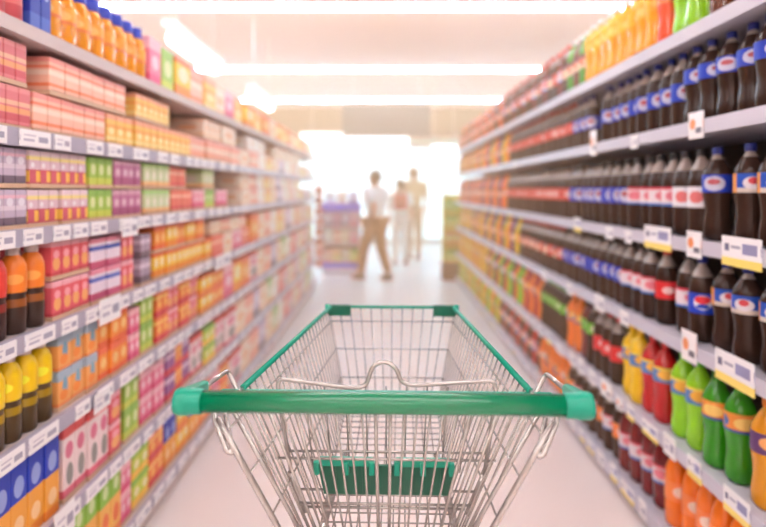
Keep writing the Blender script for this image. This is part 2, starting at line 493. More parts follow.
LOOK = {'cola': 'dark cola bottle', 'orange': 'orange soda bottle', 'amber': 'amber soda bottle', 'dark_green': 'dark green soda bottle', 'lime': 'lime green soda bottle',
        'red': 'red soda bottle', 'golden': 'golden juice bottle', 'yellow': 'yellow soda bottle', 'dark_red': 'dark red soda bottle', 'purple': 'purple grape soda bottle', 'brown': 'brown tea bottle', 'bright_yellow': 'bright yellow soda bottle', 'blood_orange': 'red-orange soda bottle'}
LLOOK = {'blue': 'blue', 'blue_orange': 'blue-and-orange', 'red': 'red', 'pink': 'white-and-red', 'white_blue': 'white-and-blue', 'globe': 'blue round-logo', 'plain_red': 'plain red', 'fruit': 'fruit',
         'fruit_blue': 'blue fruit', 'purple': 'purple', 'green': 'green', 'orange_white': 'orange-and-white', 'mixed': 'multicoloured', 'yellow': 'yellow', 'golden': 'golden'}
S, Wd = 'straight', 'waisted'
# every row: (first px, last px in the photo, [bottle kinds cycled], pitch)
FAR_JUICE = [(S, 'orange', 'orange_white', 'orange'), (S, 'yellow', 'yellow', 'yellow'), (S, 'purple', 'mixed', 'purple'), (S, 'blood_orange', 'mixed', 'orange')]
RROWS = {
    0: [(772, 722, [(S, 'brown', 'mixed', 'black')], .094), (722, 698, [(S, 'brown', 'mixed', 'black')], .094), (698, 668, [(Wd, 'lime', 'green', 'green')], .096), (668, 655, [(Wd, 'blood_orange', 'orange_white', 'orange')], .096),
        (655, 584, [(Wd, 'bright_yellow', 'yellow', 'white')], .096), (584, 566, [(S, 'dark_green', 'mixed', 'white'), (S, 'brown', 'mixed', 'white')], .098), (566, 505, [(S, 'cola', 'mixed', 'red'), (S, 'dark_red', 'pink', 'red'), (S, 'cola', 'red', 'red')], .1),
        (505, 458, [(S, 'brown', 'red', 'red'), (S, 'blood_orange', 'mixed', 'orange'), (S, 'brown', 'mixed', 'white')], .13)],
    1: [(772, 682, [(Wd, 'cola', 'blue', 'blue')], .094), (682, 600, [(S, 'cola', 'blue', 'blue')], .093), (590, 572, [(S, 'cola', 'blue', 'blue')], .095), (572, 508, [(S, 'cola', 'red', 'red')], .095), (508, 458, FAR_JUICE, .14)],
    2: [(775, 735, [(Wd, 'cola', 'blue_orange', 'blue')], .108), (716, 699, [(Wd, 'cola', 'blue', 'blue')], .094), (699, 675, [(S, 'cola', 'white_blue', 'black')], .094), (675, 624, [(S, 'cola', 'pink', 'black')], .094),
        (624, 566, [(S, 'cola', 'blue', 'black')], .094), (566, 506, [(S, 'cola', 'red', 'black')], .095), (506, 458, [FAR_JUICE[0], FAR_JUICE[3], FAR_JUICE[2]], .14)],
    3: [(778, 703, [(Wd, 'cola', 'blue_orange', 'blue')], .116), (701, 684, [(S, 'cola', 'globe', 'blue')], .094), (685, 668, [(S, 'cola', 'pink', 'black')], .094), (664, 652, [(S, 'cola', 'plain_red', 'red')], .094), (650, 622, [(S, 'cola', 'pink', 'black')], .094),
        (622, 562, [(S, 'cola', 'blue', 'black')], .094), (562, 518, [(S, 'cola', 'red', 'red'), (S, 'cola', 'mixed', 'red')], .096), (518, 458, [FAR_JUICE[1], FAR_JUICE[2], FAR_JUICE[0]], .14)],
    4: [(782, 750, [(Wd, 'amber', 'purple', 'orange')], .098), (748, 708, [(Wd, 'dark_green', 'fruit', 'dark_green')], .098), (706, 674, [(Wd, 'lime', 'fruit_blue', 'green')], .098), (672, 650, [(Wd, 'red', 'fruit_blue', 'red')], .098), (648, 626, [(Wd, 'yellow', 'fruit_blue', 'yellow')], .098),
        (624, 600, [(S, 'cola', 'plain_red', 'red')], .097), (600, 584, [(Wd, 'cola', 'green', 'black'), (Wd, 'dark_red', 'green', 'black')], .097), (584, 570, [(Wd, 'orange', 'fruit', 'orange')], .097), (570, 545, [(Wd, 'cola', 'green', 'green')], .1),
        (545, 525, [(Wd, 'orange', 'orange_white', 'orange'), (Wd, 'red', 'fruit', 'red')], .1), (525, 490, [(Wd, 'lime', 'green', 'green'), (Wd, 'orange', 'fruit', 'orange'), (Wd, 'dark_red', 'pink', 'red')], .12), (490, 458, [(Wd, 'yellow', 'yellow', 'yellow'), (Wd, 'orange', 'fruit', 'orange')], .14)],
    5: [(745, 664, [(S, 'orange', 'orange_white', 'orange')], .097), (660, 622, [(S, 'dark_red', 'pink', 'red')], .098), (620, 570, [(S, 'cola', 'orange_white', 'red'), (S, 'cola', 'pink', 'red')], .098),
        (570, 540, [(S, 'orange', 'fruit', 'orange'), (S, 'orange', 'orange_white', 'orange')], .1), (540, 500, [(S, 'cola', 'mixed', 'red'), (S, 'red', 'pink', 'red')], .12), (500, 458, [(S, 'yellow', 'yellow', 'yellow'), (S, 'lime', 'green', 'green'), (S, 'orange', 'fruit', 'orange')], .14)],
}
RH = [.30, .268, .30, .285, .305, .292]
rb = random.Random(11)
LOGO_U = {'globe': .44, 'blue_orange': .36, 'white_blue': .42}      # where on the label its emblem sits
XB = XR + 0.072
def ybot(px, i=0): return FPX * (XB - (0.0 if i == 4 else 0.035)) / (px - 385.0)
for i, row in RROWS.items():
    n = 0
    y_last = -1
    for pa, pb, kinds, pitch in row:
        y = max(ybot(pa, i), y_last)
        yb = min(ybot(pb, i), Y1R - 0.08)
        k = 0
        while y + pitch * 0.5 < yb:
            n += 1
            sp = kinds[k % len(kinds)]; k += 1
            lb = '%s with %s label, %s from near end of %s right shelf' % (LOOK[sp[1]], LLOOK[sp[2]], nth(n), RN[i])
            bottle(XB + rb.uniform(-.006, .008), y + pitch * 0.5, RZ[i] + 0.001, RH[i], sp, lb, 'bottles on the %s right shelf' % RN[i], math.atan2(-(y + pitch * 0.5), -XB) - 2 * math.pi * LOGO_U.get(sp[2], .25) + (0 if sp[2] == 'globe' else rb.uniform(-.4, .4)))
            y += pitch
        y_last = y

# ------------------------------------------------------------------ cartons (left shelving)
def cm(name, *a, **k): return print_mat('carton_' + name, *a, **k)
D = {
 'rose': ('rose pink', cm('rose', (226, 128, 132), bands=[(.1, .28, (214, 96, 104)), (.5, .62, (240, 190, 160)), (.3, .45, (240, 170, 120)), (.85, 1, (236, 150, 150))])),
 'peach': ('peach and white', cm('peach', (248, 196, 170), bands=[(.12, .22, (244, 140, 96)), (.45, .6, (252, 226, 206)), (.66, .74, (246, 140, 110)), (.84, 1, (244, 160, 150))])),
 'straw': ('yellow and peach', cm('straw', (250, 204, 110), bands=[(.08, .2, (250, 226, 150)), (.5, .62, (248, 176, 90)), (.8, 1, (248, 176, 140))], blobs=[(.5, .4, .3, .12, (252, 236, 170))])),
 'cream': ('cream white', cm('cream', (250, 230, 210), bands=[(.1, .2, (246, 200, 150)), (.8, 1, (250, 214, 190))], blobs=[(.5, .5, .3, .15, (244, 190, 140))])),
 'white': ('plain whitish', cm('white', (250, 240, 232), bands=[(.05, .15, (240, 200, 180))], blobs=[(.5, .6, .2, .12, (244, 214, 170))])),
 'lilac': ('grey lilac', cm('lilac', (200, 184, 204), bands=[(0, .22, (120, 104, 120)), (.42, .55, (226, 214, 226)), (.75, .85, (232, 190, 206))], blobs=[(.5, .65, .3, .12, (232, 226, 236))])),
 'lemon_red': ('lilac, yellow and red', cm('lemon_red', (226, 196, 206), bands=[(0, .42, (212, 96, 112)), (.7, .82, (244, 226, 150)), (.82, 1, (236, 214, 220))], blocks=[(.62, 1, .05, .38, (252, 200, 90))], blobs=[(.3, .55, .18, .08, (246, 236, 240))])),
 'green': ('leaf green', cm('green', (168, 206, 84), bands=[(.0, .25, (206, 220, 90)), (.75, 1, (150, 196, 90))], blobs=[(.5, .55, .3, .2, (220, 232, 170))])),
 'mauve': ('mauve', cm('mauve', (196, 120, 160), bands=[(0, .3, (176, 90, 130)), (.8, 1, (220, 170, 190))], blobs=[(.5, .5, .3, .15, (226, 190, 206))])),
 'pale_green': ('pale green', cm('pale_green', (206, 220, 170), bands=[(0, .2, (240, 190, 130)), (.8, 1, (176, 214, 130))], blobs=[(.5, .45, .3, .2, (238, 236, 214))])),
 'coral': ('coral red', cm('coral', (236, 120, 100), bands=[(0, .2, (224, 90, 90)), (.6, .75, (250, 190, 160))])),
 'red': ('red and pink fruit', cm('red', (232, 100, 110), bands=[(.84, 1, (244, 180, 190)), (.0, .1, (214, 80, 90))], blobs=[(.5, .35, .36, .2, (246, 180, 110)), (.5, .62, .3, .12, (248, 170, 180))])),
 'white_blue': ('white, blue and pink', cm('white_blue', (236, 222, 236), bands=[(.0, .25, (206, 96, 130)), (.6, .74, (90, 110, 200)), (.85, 1, (236, 150, 170))])),
 'grey': ('grey violet', cm('grey', (176, 156, 176), bands=[(.0, .3, (130, 110, 120)), (.6, .8, (220, 206, 220))])),
 'sun': ('yellow and orange', cm('sun', (252, 204, 60), bands=[(.0, .3, (246, 150, 50)), (.85, 1, (240, 120, 70))], blobs=[(.5, .6, .32, .2, (252, 234, 190))])),
 'orange': ('bright orange', cm('orange', (248, 150, 60), bands=[(.0, .2, (240, 110, 60)), (.8, 1, (244, 120, 80))], blobs=[(.5, .5, .3, .18, (252, 206, 130))])),
 'teal_orange': ('pale blue and orange', cm('teal_orange', (248, 176, 100), bands=[(.72, 1, (170, 190, 206)), (.0, .1, (244, 150, 90))], blobs=[(.5, .55, .2, .25, (130, 176, 200)), (.4, .3, .3, .15, (250, 150, 60))])),
 'pink': ('pink', cm('pink', (238, 130, 160), bands=[(.0, .25, (228, 90, 130)), (.75, 1, (246, 190, 200))], blobs=[(.5, .5, .3, .15, (250, 210, 220))])),
 'orange_red': ('orange and red', cm('orange_red', (244, 130, 70), bands=[(.0, .25, (226, 70, 80)), (.7, .85, (252, 200, 110))], blobs=[(.5, .5, .3, .15, (252, 190, 90))])),
 'blue_orange': ('blue and orange', cm('blue_orange', (246, 170, 60), bands=[(.52, 1, (28, 62, 190)), (0, .12, (238, 140, 50))], blobs=[(.5, .68, .3, .12, (150, 170, 230)), (.5, .25, .3, .1, (250, 206, 150))])),
 'pink_white': ('white and pink', cm('pink_white', (244, 222, 222), bands=[(.85, 1, (230, 90, 90)), (.0, .12, (226, 110, 130))], blobs=[(.5, .65, .34, .12, (226, 120, 150)), (.55, .3, .3, .16, (150, 146, 140))])),
 'green_orange': ('orange and green', cm('green_orange', (248, 190, 90), bands=[(.62, 1, (150, 206, 70)), (0, .15, (240, 130, 60))], blobs=[(.5, .8, .25, .1, (216, 236, 170)), (.5, .35, .3, .14, (242, 120, 60))])),
 'violet': ('violet and red', cm('violet', (150, 90, 150), bands=[(.0, .3, (214, 70, 90)), (.7, .9, (226, 200, 220))])),
 'lime': ('lime and yellow', cm('lime', (206, 220, 80), bands=[(.0, .3, (250, 206, 80)), (.8, 1, (150, 200, 80))], blobs=[(.5, .5, .3, .15, (246, 240, 190))])),
 'blue': ('deep blue', cm('blue', (36, 62, 176), bands=[(.0, .2, (70, 100, 200))], blobs=[(.5, .6, .3, .15, (180, 196, 236))])),
}
M_wrap = mat('pack_tray', (214, 180, 150), rough=0.5)
_cmesh = {}
def carton_mesh(w, h, d, m):
    key = (round(w, 4), round(h, 4), round(d, 4), m.name)
    if key not in _cmesh:
        _cmesh[key] = MB().box(-d / 2, d / 2, -w / 2, w / 2, 0, h).mesh('carton', m, min(0.004, w * 0.05))
    return _cmesh[key]

def carton_pack(x, y, z, w, h, d, design, label, group, cols, rows):
    """a tray-wrapped block of cartons; near ones show the single cartons"""
    look, m = D[design]
    if cols * rows == 1:
        o = link('juice_carton', carton_mesh(w, h, d, m), None, (x, y, z))
        return tag(o, label, 'carton', group)
    t = thing('carton_pack', (x, y, z), label, 'carton pack', group)
    cw, ch = w / cols, (h - 0.012) / rows
    if ('tray', w, d) not in _cmesh:
        _cmesh[('tray', w, d)] = MB().box(-d / 2 - .001, d / 2 + .001, -w / 2, w / 2, 0, 0.012).mesh('tray', M_wrap)
    link('tray', _cmesh[('tray', w, d)], t)
    for r in range(rows):
        for c in range(cols):
            link('carton', carton_mesh(cw - 0.003, ch - 0.002, d, m), t, (0, -w / 2 + cw * (c + 0.5), 0.012 + ch * r))
    return t

def yl(px): return FPX * 0.93 / (385.0 - px)
# small drink bottles with printed sleeves for the near end of the left shelves
def sleeve_bottle_meshes(kind):
    key = ('sleeve', kind)
    if key in _bm: return _bm[key]
    pal = {'yellow': ((250, 210, 20), (84, 62, 30)), 'orange': ((250, 140, 50), (64, 44, 36)), 'red': ((226, 70, 60), (64, 40, 36))}[kind]
    body = MB().lathe([(.026, 0), (.031, .006), (.032, .10), (.029, .112), (.032, .122), (.032, .20), (.024, .225), (.014, .236), (.014, .24)], 18).mesh('bottle',
        print_mat('sleeve_' + kind, pal[0], bands=[(0, .34, pal[1]), (.34, .44, [int(.5 * a + .5 * b) for a, b in zip(*pal)]), (.44, .52, pal[1])], rough=0.3))
    lab = MB().lathe([(.0327, .14), (.0327, .19)], 18, cap=False).mesh('label', print_mat('sleeve_label_' + kind, pal[0], blobs=[(.3, .5, .12, .3, [min(255, c + 40) for c in pal[0]]), (.8, .5, .12, .3, [min(255, c + 40) for c in pal[0]])]))
    cp = MB().lathe([(.0165, .236), (.017, .238), (.017, .256), (.015, .259)], 14).mesh('cap', mat('cap_offwhite', (222, 206, 200), rough=0.4))
    _bm[key] = (body, lab, cp)
    return _bm[key]

# rows: (px first, px last, design or bottle kind, item width, item height, start height above shelf, columns, rows of single cartons)
mixA = ['cream', 'peach', 'white', 'straw', 'cream', 'lilac', 'white']
mixB = ['pink_white', 'cream', 'peach', 'lilac', 'cream', 'pale_green', 'white', 'coral']
LROWS = {
 0: [(-6, 30, ['jar'], .085, .2, 0), (31, 46, ['blue'], .1, .2, 0), (47, 151, ['bottle'], .086, .205, 0), (152, 164, ['pink'], .12, .195, 0), (164, 176, ['green'], .12, .18, 0), (177, 205, ['sun', 'peach'], .17, .18, 0),
     (205, 244, ['straw', 'cream', 'pink'], .2, .17, 0), (246, 312, ['sun', 'straw', 'orange', 'cream'], .26, .16, 0)],
 1: [(-6, 34, ['rose'], .18, .112, 0), (35, 109, ['peach'], .23, .112, 0), (110, 192, ['straw'], .22, .112, 0), (193, 240, ['peach'], .24, .112, 0), (241, 313, mixA, .26, .115, 0),
     (-6, 31, ['rose'], .18, .112, .114), (50, 128, ['peach'], .225, .108, .114), (136, 171, ['straw'], .2, .1, .114), (206, 236, ['cream'], .24, .11, .114), (248, 266, ['white'], .3, .1, .116), (275, 300, ['cream'], .3, .1, .116)],
 2: [(-6, 31, ['lilac'], .15, .104, 0), (31, 89, ['lemon_red'], .146, .104, 0), (90, 114, ['green'], .155, .104, 0), (115, 144, ['mauve'], .116, .104, 0), (145, 171, ['pale_green'], .13, .104, 0), (172, 193, ['coral'], .12, .104, 0), (194, 216, ['pink', 'green'], .18, .104, 0), (217, 228, ['pink'], .2, .104, 0), (242, 313, mixA, .24, .11, 0),
     (-6, 31, ['lilac'], .15, .104, .106), (31, 89, ['lemon_red'], .146, .104, .106), (90, 114, ['green'], .155, .104, .106), (115, 144, ['mauve'], .116, .104, .106), (145, 171, ['pale_green'], .13, .104, .106), (172, 188, ['coral'], .12, .098, .106), (205, 216, ['pale_green'], .17, .104, .106), (242, 300, mixA, .24, .1, .112)],
 3: [(-6, 16, ['sleeve_red'], .066, .222, 0), (16, 52, ['sleeve_orange'], .066, .222, 0), (53, 92, ['red'], .095, .112, 0), (93, 122, ['white_blue'], .085, .215, 0), (123, 140, ['red'], .1, .22, 0), (141, 155, ['grey'], .1, .2, 0), (156, 212, ['sun'], .13, .11, 0), (213, 250, ['coral', 'cream', 'pink'], .2, .12, 0), (251, 313, ['orange'] + mixA, .24, .2, 0),
     (53, 92, ['red'], .095, .112, .114), (156, 205, ['orange', 'sun'], .13, .11, .112), (213, 247, ['cream', 'peach'], .2, .08, .122)],
 4: [(-6, 58, ['sleeve_yellow'], .067, .222, 0), (61, 100, ['teal_orange'], .085, .22, 0), (101, 130, ['orange'], .082, .22, 0), (131, 142, ['pink'], .1, .2, 0), (143, 156, ['green'], .11, .23, 0), (157, 200, ['orange_red', 'red'], .14, .22, 0), (201, 250, ['sun', 'orange', 'pink'], .2, .2, 0), (251, 313, mixB, .24, .2, 0)],
 5: [(-6, 62, ['blue_orange'], .068, .23, 0), (66, 110, ['pink_white'], .11, .22, 0), (111, 126, ['red', 'coral'], .085, .22, 0), (127, 142, ['green'], .11, .23, 0), (143, 166, ['pink'], .105, .21, 0), (167, 192, ['violet', 'orange_red'], .12, .22, 0), (193, 225, ['pink_white', 'lime'], .16, .2, 0), (226, 313, mixB, .24, .2, 0)],
 6: [(30, 58, ['blue'], .1, .22, 0), (59, 74, ['orange'], .09, .2, 0), (75, 122, ['green_orange'], .125, .24, 0), (123, 134, ['pink'], .1, .22, 0), (135, 166, ['lime', 'orange_red'], .13, .22, 0), (167, 200, ['blue_orange', 'sun'], .14, .22, 0), (201, 230, ['orange', 'pink'], .2, .2, 0), (231, 313, mixB, .26, .2, 0)],
}
rc = random.Random(5)
M_jar = None
for i, row in LROWS.items():
    n = {}
    yprev = {}
    for pa, pb, designs, w, h, zo in row:
        lay = 'upper' if zo > 0 else 'lower'
        stacked = any(r[5] > 0 for r in row)
        y = max(yl(pa), yprev.get(lay, 0)); yb = min(yl(pb), Y1L - 0.03)
        k = 0
        cnt = max(1, round((yb - y) / w)); pw = (yb - y) / cnt
        if pw > w * 1.25 or pw < w * .75: pw = w
        for k in range(cnt):
            n[lay] = n.get(lay, 0) + 1
            des = designs[k % len(designs)]
            yc = y + pw * 0.5
            where = '%s from near end of %s left shelf' % (nth(n[lay]), LN[i])
            if stacked: where = '%s from near end, %s layer, %s left shelf' % (nth(n[lay]), lay, LN[i])
            grp = 'goods on the %s left shelf' % LN[i]
            if des == 'bottle':
                sp = (S, 'golden', 'golden', 'royal_blue', True)
                bottle(-0.93 - 0.048, yc, LZ[i] + 0.001, h, sp, 'golden orange juice bottle with wide blue cap, ' + where, grp, rc.uniform(-.4, .4)).scale = (.9, .9, h / .291)
            elif des.startswith('sleeve_'):
                b, l, c = sleeve_bottle_meshes(des[7:])
                o = link('drink_bottle', b, None, (-0.93 - 0.034, yc, LZ[i] + 0.001), rc.uniform(-.4, .4))
                o.scale = (1, 1, h / .259)
                tag(o, 'small %s and dark drink bottle, %s' % (des[7:], where), 'bottle', grp)
                link('label', l, o); link('cap', c, o)
            elif des == 'jar':
                key = 'jar'
                if key not in _bm:
                    _bm[key] = (MB().lathe([(.034, 0), (.038, .006), (.038, .15), (.034, .162)], 18).mesh('jar', print_mat('jar_print', (226, 130, 130), bands=[(.1, .3, (206, 90, 96)), (.6, .75, (240, 190, 180))])),
                                MB().lathe([(.036, .162), (.037, .165), (.037, .19), (.035, .2)], 18).mesh('lid', mat('jar_lid', (232, 170, 160), rough=0.4)))
                o = link('drink_tub', _bm[key][0], None, (-0.93 - 0.042, yc, LZ[i] + 0.001))
                tag(o, 'pinkish red tub with lid, ' + where, 'tub', grp)
                link('lid', _bm[key][1], o)
            else:
                cols = rows = 1
                if yc < 3.4:
                    if h < .12 and w >= .14: cols, rows = 3, 1
                    elif h < .12: cols, rows = 2, 1
                    elif h >= .2 and w >= .1: cols, rows = 2, 2
                    elif h >= .2: cols, rows = 1, 2
                    if des in ('blue_orange', 'green_orange', 'blue', 'pink_white'): cols, rows = (2 if w >= .1 else 1), 1
                d = 0.16 + rc.uniform(-.01, .02)
                d = round(d, 2)
                kindw = 'carton' if cols * rows == 1 else 'carton pack'
                carton_pack(-0.93 - d / 2 + rc.uniform(-.012, -.001), yc, LZ[i] + 0.001 + zo, pw - 0.004, h, d, des, '%s %s, %s' % (D[des][0], kindw, where), grp, cols, rows)
            y += pw
        yprev[lay] = y

# ------------------------------------------------------------------ shopping cart
M_chrome = mat('chrome_wire', (178, 172, 166), rough=0.26, metal=0.6)
M_chrome2 = mat('chrome_tube', (188, 184, 180), rough=0.2, metal=0.65)
M_green = mat('green_handle', (0, 122, 80), rough=0.2, spec=0.5, coat=0.5)
M_teal = mat('teal_cap', (0, 152, 124), rough=0.3, spec=0.5)
M_flap = mat('green_flap', (0, 100, 74), rough=0.38)
M_rubber = mat('grey_rubber', (90, 90, 92), rough=0.6)
CY = 0.82
cart = thing('shopping_cart', (-0.0045, CY, 0), 'empty chrome wire shopping cart with green handle standing in the aisle', 'shopping cart', rz=-math.radians(1.67))
def cl(x, Y, z): return (x, Y - CY, z)

# handle bar
hb = MB()
hp = [cl(-.285, .82, 1.0135), cl(.285, .82, 1.0135)]
hb.tube(hp, 0.0158, 24)
hb.build('handle', M_green, cart)
for s in (-1, 1):
    cap = MB()
    # sleeve round the bar, with a flange
    cap.tube([cl(s * q, .82, 1.0135) for q in (.2595, .261, .277, .2785, .294, .2985, .3005)],
             [.0165, .0178, .0182, .0196, .0196, .0175, .0120], 24)
    cap.build('end_cap', M_teal, cart, 0)
    # arm of the cap running forward
    arm = MB()
    a0, a1 = .822, .918
    arm.hexa([cl(s * .276, a0, .998), cl(s * .300, a0, .998), cl(s * .297, a1, .994), cl(s * .283, a1, .994),
              cl(s * .276, a0, 1.031), cl(s * .300, a0, 1.031), cl(s * .297, a1, 1.012), cl(s * .283, a1, 1.012)])
    arm.build('cap_arm', M_teal, cart, 0.005)
    # chrome wire from the cap arm to the rim of the basket
    w = fillet([cl(s * .289, .912, 1.003), cl(s * .283, 1.015, .997), cl(s * .262, 1.00, .968), cl(s * .247, .985, .955)], .012)
    MB().tube(w, .0042, 10).build('handle_bracket', M_chrome2, cart)
    # hanging loop and the long rear corner tube
    w = fillet([cl(s * .283, .94, .975), cl(s * .277, .925, .945), cl(s * .251, .905, .903), cl(s * .242, .905, .900), cl(s * .262, .935, .950)], .006)
    MB().tube(w, .0042, 10).build('bracket_loop', M_chrome2, cart)
    w = fillet([cl(s * .272, .925, .948), cl(s * .235, .905, .900), cl(s * .168, .925, .762), cl(s * .165, .96, .60), cl(s * .20, .90, .20)], .02)
    MB().tube(w, .0052, 10).build('rear_leg', M_chrome2, cart)

# rim
ZR, YN, YF = 0.975, 0.99, 1.665
HWN, HWF = 0.2485, 0.184
for s in (-1, 1):
    rim = MB().tube(fillet([cl(s * HWN, YN, ZR), cl(s * (HWF + .004), YF - .05, ZR), cl(s * (HWF + .002), YF - .03, ZR - .004), cl(s * (HWF - .004), YF - .006, ZR + .004)], .01), .0056, 12)
    rim.build('rim_sleeve', M_teal, cart)
    MB().tube([cl(s * .2545, .93, ZR - .006), cl(s * HWN, YN + .03, ZR)], .0042, 8).build('rim_wire', M_chrome2, cart)
    # corner clip
    MB().box(min(s * HWF, s * (HWF - .064)), max(s * HWF, s * (HWF - .064)), YF - CY - .008, YF - CY + .008, ZR - .022, ZR + .010).build('corner_clip', M_flap, cart, .003)
    MB().tube([cl(s * (HWF + .004), YF - .004, ZR - .014), cl(s * (HWF + .004), YF - .004, ZR + .012)], .007, 12).build('corner_knob', M_teal, cart)
MB().tube([cl(-HWF, YF, ZR + .004), cl(HWF, YF, ZR + .004)], .0046, 10).build('front_rim', M_teal, cart)

# basket geometry
ZBF, ZBN = 0.712, 0.655         # floor height at front / rear
YBF, YBN = 1.60, 1.00
HBF, HBN = 0.128, 0.128
def side_pt(u, v, s):
    """u 0 rear .. 1 front, v 0 rim .. 1 floor"""
    top = Vector((s * ((.262) * (1 - u) + HWF * u), (.90) * (1 - u) + YF * u, ZR))
    bot = Vector((s * (HBN * (1 - u) + HBF * u), (YBN - .05) * (1 - u) + YBF * u, ZBN * (1 - u) + ZBF * u))
    p = top * (1 - v) + bot * v
    return Vector((p.x, p.y - CY, p.z))
RW = .0017
for s in (-1, 1):
    levels = [(ZR - z) / (ZR - ZBF) for z in (.939, .864, .788)]
    lev = MB().tube([side_pt(k / 8, .995, s) for k in range(9)], .0022, 6)
    panel = lev.build('side_panel', M_chrome, cart)
    for z in (.939, .864, .788):
        pts = []
        for k in range(9):
            u = k / 8
            zb = ZBN * (1 - u) + ZBF * u
            pts.append(side_pt(u, (ZR - z) / (ZR - zb), s))
        MB().tube(pts, .0019, 6).build('level_wire', M_chrome, panel)
    nW = 24
    for k in range(nW):
        u = .09 + .90 * k / (nW - 1)
        a, b = side_pt(u, 0.0, s), side_pt(u, 1.0, s)
        off = Vector((s * .0034, 0, 0))
        MB().tube([a + off, b + off], RW, 6).build('wire', M_chrome, panel)
# front panel
fp = MB().tube(fillet([side_pt(1, 1, -1), side_pt(1, 1, 1)], .01), .0022, 6).build('front_panel', M_chrome, cart)
for z in (.939, .864, .788):
    v = (ZR - z) / (ZR - ZBF)
    MB().tube([side_pt(1, v, -1), side_pt(1, v, 1)], .0019, 6).build('level_wire', M_chrome, fp)
for k in range(13):
    f = -1 + 2 * k / 12
    a = Vector((f * HWF, YF - CY + .0034, ZR)); b = Vector((f * HBF, YBF - CY + .0034, ZBF))
    MB().tube([a, b], RW, 6).build('wire', M_chrome, fp)
# basket floor
flo = MB().tube([side_pt(.02, 1, -1), side_pt(.02, 1, 1)], .0025, 6).build('basket_floor', M_chrome, cart)
for k in range(12):
    f = -1 + 2 * k / 11
    MB().tube([Vector((f * HBN, YBN - .05 - CY, ZBN)), Vector((f * HBF, YBF - CY, ZBF))], .0015, 6).build('wire', M_chrome, flo)
for k in range(23):
    u = .03 + .96 * k / 22
    a, b = side_pt(u, 1, -1), side_pt(u, 1, 1)
    MB().tube([a + Vector((0, 0, .003)), b + Vector((0, 0, .003))], .0015, 6).build('cross_wire', M_chrome, flo)

# rear gate hinged under the handle
GT, GB = .957, .700
YGT, YGB = .95, .985
def gate_pt(xt, z):
    t = (GT - z) / (.957 - .759)
    k = 1 - t * (1 - (.77 - .15 * abs(xt) / .257))
    return (xt * k, YGT + (YGB - YGT) * (GT - z) / (GT - GB) - CY, z)
gate = MB().tube([gate_pt(-.257, GT), gate_pt(.257, GT)], .0030, 8)
gate = gate.build('rear_gate', M_chrome2, cart)
for s in (-1, 1):
    MB().tube([gate_pt(s * .258, GT), gate_pt(s * .258, GB)], .0040, 8).build('gate_frame', M_chrome2, gate)
for z, a in ((.864, .225), (.782, .215), (.775, .20)):
    p, q = gate_pt(-a, z), gate_pt(a, z)
    MB().tube([(p[0], p[1] + .004, z), (q[0], q[1] + .004, z)], .0022, 6).build('gate_bar', M_chrome, gate)
for k in range(11):
    for s in (-1, 1):
        x = s * (.0125 + .0226 * k) - .003
        r = .0031 if k == 0 else (.0030 if k in (6, 8) else .0019)
        MB().tube([gate_pt(x, GT + .004), gate_pt(x, GB)], r, 8).build('wire', M_chrome, gate)
# green hinge bar behind the handle
MB().box(-.287, .287, .985 - CY, .995 - CY, .962, .972).build('hinge_bar', M_teal, cart, .003)

# folded child seat: bent top wire, frame, wires and the green flap
ws = [cl(-.176, 1.05, .80), cl(-.196, 1.03, .955), cl(-.195, 1.03, .978), cl(-.06, 1.03, .962), cl(-.036, 1.03, .966), cl(-.024, 1.03, 1.003), cl(-.002, 1.03, 1.012), cl(.018, 1.03, 1.000),
      cl(.028, 1.03, .974), cl(.044, 1.03, .968), cl(.195, 1.03, .978), cl(.198, 1.03, .955), cl(.180, 1.05, .80)]
seat = MB().tube(fillet(ws, .018, 5), .0040, 10).build('child_seat', M_chrome2, cart)
for z, hw, yy in ((.8405, .182, 1.045), (.765, .166, 1.055)):
    MB().tube([cl(-hw, yy, z), cl(hw, yy, z)], .0022, 6).build('seat_bar', M_chrome, seat)
for k in range(9):
    x = -.15 + .3 * k / 8
    MB().tube([cl(x, 1.04, .962), cl(x * .9, 1.055, .80)], .0017, 6).build('wire', M_chrome, seat)
for s in (-1, 1):
    MB().tube([cl(s * .179, 1.05, .80), cl(s * .150, 1.06, .72)], .0040, 8).build('seat_frame', M_chrome2, seat)
fl = MB().hexa([cl(-.114, 1.040, .764), cl(.118, 1.040, .764), cl(.118, 1.047, .764), cl(-.114, 1.047, .764),
                cl(-.121, 1.010, .832), cl(.125, 1.010, .832), cl(.125, 1.017, .832), cl(-.121, 1.017, .832)])
flap = fl.build('seat_flap', M_flap, cart, .002)
for x0, x1 in ((-.119, -.022), (.017, .116)):
    MB().box(x0, x1, 1.004 - CY, 1.020 - CY, .832, .844).build('flap_ridge', M_teal, flap, .002)
for x in (-.122, -.070, -.024, .020, .066, .116):
    MB().box(x - .005, x + .005, 1.000 - CY, 1.018 - CY, .818, .842).build('flap_hook', M_teal, flap, .002)
for k in range(5):
    x = -.09 + .047 * k
    MB().hexa([cl(x - .001, 1.0375, .766), cl(x + .001, 1.0375, .766), cl(x + .001, 1.043, .766), cl(x - .001, 1.043, .766),
               cl(x - .001, 1.0085, .830), cl(x + .001, 1.0085, .830), cl(x + .001, 1.012, .830), cl(x - .001, 1.012, .830)]).build('flap_rib', M_flap, flap)

